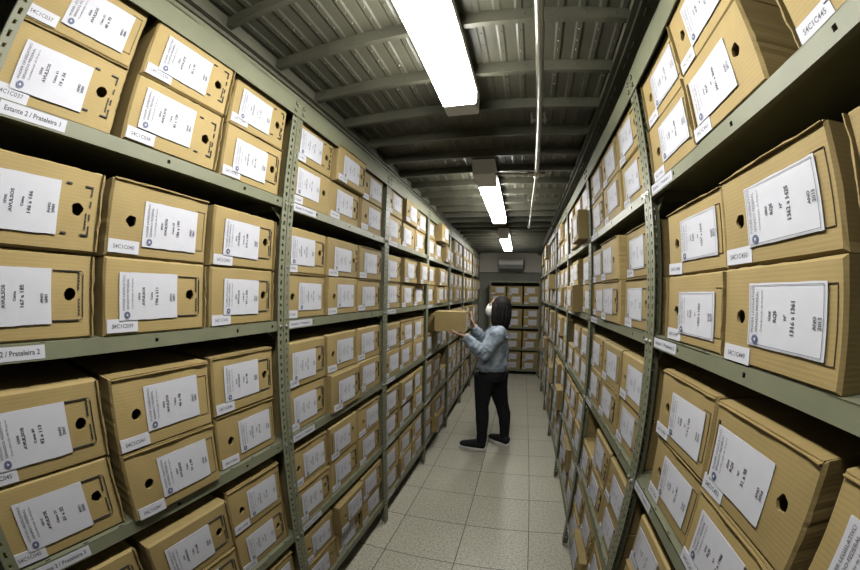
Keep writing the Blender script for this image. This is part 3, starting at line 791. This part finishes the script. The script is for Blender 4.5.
# legs and feet
def leg(mb, pts, rad, n=16): mb.loft(pts, rad, (0,1,0), n)
NL = [(-.31,3.235,.80),(-.320,3.232,.64),(-.326,3.23,.47),(-.318,3.23,.36),(-.312,3.23,.20),(-.312,3.23,.08)]
FL = [(-.195,3.385,.80),(-.185,3.388,.64),(-.168,3.394,.55),(-.140,3.40,.45),(-.108,3.40,.34),(-.095,3.405,.20),(-.092,3.405,.08)]
for L_, R_ in ((NL, [.080,.072,.050,.052,.038,.034]), (FL, [.080,.072,.062,.050,.052,.038,.034])): leg(b_, L_, R_)
b_.loft([(-.285,3.222,.060),(-.35,3.232,.062),(-.43,3.243,.052),(-.49,3.253,.046),(-.51,3.256,.044)], [(.026,.026),(.030,.030),(.034,.022),(.030,.015),(.016,.010)], (0,1,0), 14)
b_.loft([(-.062,3.372,.060),(-.12,3.412,.062),(-.18,3.457,.052),(-.222,3.488,.046),(-.235,3.497,.044)], [(.026,.026),(.030,.030),(.034,.022),(.030,.015),(.016,.010)], (.6,.8,0), 14)
body = solidify(b_, 'body', M['skin'], PERSON, .0042, 3)

# jacket
j_ = MB()
j_.loft([(-.250,3.312,.846),(-.250,3.312,.875),(-.242,3.312,.93),(-.233,3.315,1.04),(-.222,3.32,1.14),(-.212,3.32,1.21),(-.206,3.322,1.255),(-.206,3.324,1.278)],
        [(.178,.142),(.185,.148),(.182,.145),(.178,.136),(.178,.122),(.165,.102),(.112,.078),(.060,.060)], SIDE, 28)
for a, e, w in ((LSH, LEL, LWR), (RSH, REL, RWR)):
    d = (w-e).normalized()
    j_.ball(a, .068)
    j_.loft([a, a.lerp(e, .25), a.lerp(e, .7), e], [.074,.074,.069,.064], (0,1,0), 18); j_.ball(e, .063)
    j_.loft([e, e.lerp(w, .3), e.lerp(w, .68), w-d*.035], [.063,.063,.054,.044], (0,1,0), 18)
    j_.loft([w-d*.055, w-d*.05, w-d*.014, w-d*.010], [.038,.043,.042,.037], (0,1,0), 18)      # cuff
    for t_ in (.10, .27, .44, .60):                                   # gathered folds round the forearm
        p = e.lerp(w, t_); j_.loft([p-d*.011, p, p+d*.011], [.050,.074-.016*t_,.050], (.3*t_,1,.4-t_), 18)
j_.loft([(-.25,3.312,.838),(-.25,3.312,.842),(-.25,3.312,.882),(-.249,3.312,.886)], [(.176,.140),(.184,.147),(.187,.150),(.178,.142)], SIDE, 28)     # waistband
for a, e, w in ((LSH, LEL, LWR), (RSH, REL, RWR)):
    d = (e-a).normalized()
    for t_ in (.62, .80):
        p = a.lerp(e, t_); j_.loft([p-d*.012, p, p+d*.012], [.056, .076, .056], (.5, 1, .2), 18)
j_.loft([(-.130,3.16,1.17),(-.111,3.24,1.165),(-.106,3.32,1.163),(-.113,3.40,1.165),(-.137,3.48,1.17)], [.007]*5, (0,0,1), 8)
j_.loft([(-.113,3.25,1.16),(-.106,3.245,1.02),(-.108,3.245,.89)], [.007]*3, (0,1,0), 8)
j_.loft([(-.117,3.40,1.16),(-.110,3.405,1.02),(-.112,3.405,.89)], [.007]*3, (0,1,0), 8)
# turned-down collar
for k in range(14):
    a0 = 2*PI*k/14; a1 = 2*PI*(k+1)/14
    if 5 <= k <= 8: pass
    c = Vector((-.210, 3.324, 1.285))
    def cp(a, rr, z): return c + Vector((rr*math.cos(a), rr*1.05*math.sin(a), z - .014*(1-math.cos(a))))
    am = (a0+a1)/2
    if abs(am - PI) < .35: continue
    j_.loft([cp(a0, .060, .018), cp(am, .060, .018), cp(a1, .060, .018)], [.009]*3, (0,0,1), 8)
    j_.loft([cp(a0, .074, -.006), cp(am, .074, -.006), cp(a1, .074, -.006)], [(.018,.007)]*3, (0,0,1), 8)
jacket = solidify(j_, 'denim_jacket', M['denim'], PERSON, .0055, 2, (.030, .085))

# trousers
t_ = MB()
t_.loft([(-.245,3.31,.74),(-.245,3.31,.80),(-.245,3.31,.86),(-.245,3.31,.90)], [(.160,.128),(.172,.134),(.165,.128),(.15,.115)], SIDE, 24)
for L_, R_ in ((NL, [.110,.090,.066,.067,.054,.050]), (FL, [.110,.094,.086,.068,.067,.054,.050])): leg(t_, L_[:-1] + [(L_[-1][0], L_[-1][1], .085)], R_, 18)
solidify(t_, 'trousers', M['trouser'], PERSON, .006, 4, (.006, .05))

# shoes
def shoe(heel, toe, ank):
    heel, toe, ank = Vector(heel), Vector(toe), Vector(ank)
    d = (toe-heel).normalized(); s = d.cross(Vector((0,0,1)))
    P = lambda t, z: heel + (toe-heel)*t + Vector((0,0,z))
    u = MB()
    u.loft([P(.01,.060),P(.15,.066),P(.40,.064),P(.65,.054),P(.88,.046),P(.99,.040)], [(.034,.044),(.042,.050),(.045,.046),(.047,.036),(.042,.028),(.022,.018)], tuple(s), 18)
    u.loft([ank+Vector((0,0,.03)), ank+Vector((0,0,.0)), P(.22,.05)], [(.043,.045),(.046,.048),(.042,.046)], tuple(s), 16)
    so = solidify(u, 'shoe', M['shoe'], PERSON, .0045, 3)
    w = MB(); n = 24; R = []
    for z, k in ((0.001, .97), (.004, 1.0), (.027, 1.0), (.030, .96)):
        ring = []
        for i in range(n):
            a = 2*PI*i/n; c_ = math.cos(a); t = .5 + .53*c_
            ww = .051*math.sqrt(max(0, 1-abs(c_)**3))*(1+.10*math.cos(a))
            ring.append(heel + (toe-heel)*(.5+(t-.5)*k) + s*(ww*k*(1 if math.sin(a) >= 0 else -1)) + Vector((0,0,z)))
        R.append(ring)
    w.rings(R); o = w.build('sole', M['sole'], so); o.matrix_parent_inverse = so.matrix_world.inverted()
    l = MB()
    for t in (.40, .48, .56): l.tube([P(t,.080-.14*(t-.35))+s*.022, P(t,.088-.14*(t-.35)), P(t,.080-.14*(t-.35))-s*.022], .003, 6)
    o = l.build('laces', M['sole'], so)
shoe((-.268,3.219,0), (-.535,3.259,0), (-.312,3.23,.07))
shoe((-.045,3.358,0), (-.258,3.514,0), (-.092,3.405,.07))

# hair: cap and a straight bob down to the shoulders
h = MB()
h.ball(hp(-.034,0,.032), (.097,.089,.096), HM, 24, 14)
top = hp(-.03,0,.03)
h.loft([hp(-.03,0,.06), hp(-.034,0,.0), hp(-.040,.004,-.06), hp(-.042,.006,-.115), hp(-.044,.006,-.16), hp(-.046,.006,-.185)],
       [(.082,.082),(.092,.090),(.097,.088),(.096,.082),(.088,.070),(.070,.052)], tuple(FS), 26)
for s in (-1, 1):      # locks falling beside the cheeks
    h.loft([hp(.030, s*.064, .060), hp(.018, s*.080, .0), hp(.010, s*.086, -.06), hp(.004, s*.088, -.115), hp(-.006, s*.084, -.165)], [(.016,.024),(.020,.030),(.022,.034),(.020,.036),(.012,.024)], tuple(FS), 14)
for k in range(13):    # strands
    a = -PI*.72 + 1.44*PI*k/12
    c_, s_ = -math.cos(a), math.sin(a)
    h.tube([hp(-.03+.098*c_, .094*s_, .03), hp(-.038+.094*c_, .102*s_, -.06), hp(-.042+.086*c_, .098*s_, -.13), hp(-.044+.070*c_, .082*s_, -.185-.008*(k % 3))], [.008,.011,.011,.005], 8)
solidify(h, 'hair', M['hair'], PERSON, .0045, 2)

# mask: cupped shell over nose and chin with ear loop
mk = MB(); R = []
for i in range(7):
    t = i/6; rr = math.sin(PI/2*t); dep = .044*math.cos(PI/2*t)
    R.append([hp(.080 + dep*(1-.25*t*math.sin(a)) - .045*t*t*abs(math.cos(a)), .062*rr*math.cos(a), -.026 + .066*rr*math.sin(a)) for a in [2*PI*k/20 for k in range(20)]])
R[0] = [hp(.080 + .044, .004*math.cos(a), -.026 + .004*math.sin(a)) for a in [2*PI*k/20 for k in range(20)]]
mk.rings(R)
mo = mk.build('face_mask', M['mask'], PERSON, True); mo.matrix_parent_inverse = PERSON.matrix_world.inverted()
for s in (-1, 1):
    st = MB(); st.tube([hp(.055, s*.056, -.025), hp(.02, s*.078, -.01), hp(-.012, s*.084, .012)], .002, 6); st.build('ear_loop', M['mask'], mo)
    ey = MB(); ey.ball(hp(.080, s*.031, .016), (.009,.015,.007), HM, 10, 6)
    eo = ey.build('eye', M['eye'], PERSON, True); eo.matrix_parent_inverse = PERSON.matrix_world.inverted()
    bw = MB(); bw.tube([hp(.085, s*.016, .034), hp(.084, s*.032, .039), hp(.072, s*.048, .034)], .0035, 6)
    eo = bw.build('eyebrow', M['hair'], PERSON, True); eo.matrix_parent_inverse = PERSON.matrix_world.inverted()

# ------------------------------------------------------------------ world, camera, view
w = bpy.data.worlds.new('World'); S.world = w; w.use_nodes = True
w.node_tree.nodes['Background'].inputs['Color'].default_value = (0, 0, 0, 1); w.node_tree.nodes['Background'].inputs['Strength'].default_value = 0

cam = bpy.data.cameras.new('Camera'); co = bpy.data.objects.new('Camera', cam); COL.objects.link(co)
rot = Matrix((RIGHT, UP, -FWD)).transposed().to_4x4()
co.matrix_world = Matrix.Translation((0, 0, CAM_H)) @ rot
cam.type = 'PANO'
cam.panorama_type = 'FISHEYE_LENS_POLYNOMIAL'
cam.sensor_fit = 'HORIZONTAL'; cam.sensor_width = 36.0; cam.sensor_height = 36.0*570/860
cam.fisheye_fov = PI
cam.fisheye_polynomial_k0 = 0.0
cam.fisheye_polynomial_k1 = -0.07079921616225249
cam.fisheye_polynomial_k2 = 2.7010801592272388e-05
cam.fisheye_polynomial_k3 = 1.917178445179072e-05
cam.fisheye_polynomial_k4 = -2.7319164671998707e-07
cam.clip_start = 0.01; cam.clip_end = 100
S.camera = co
S.view_settings.view_transform = 'Standard'; S.view_settings.look = 'None'; S.view_settings.gamma = 1.0; S.view_settings.exposure = 0.53
S.view_settings.use_curve_mapping = False
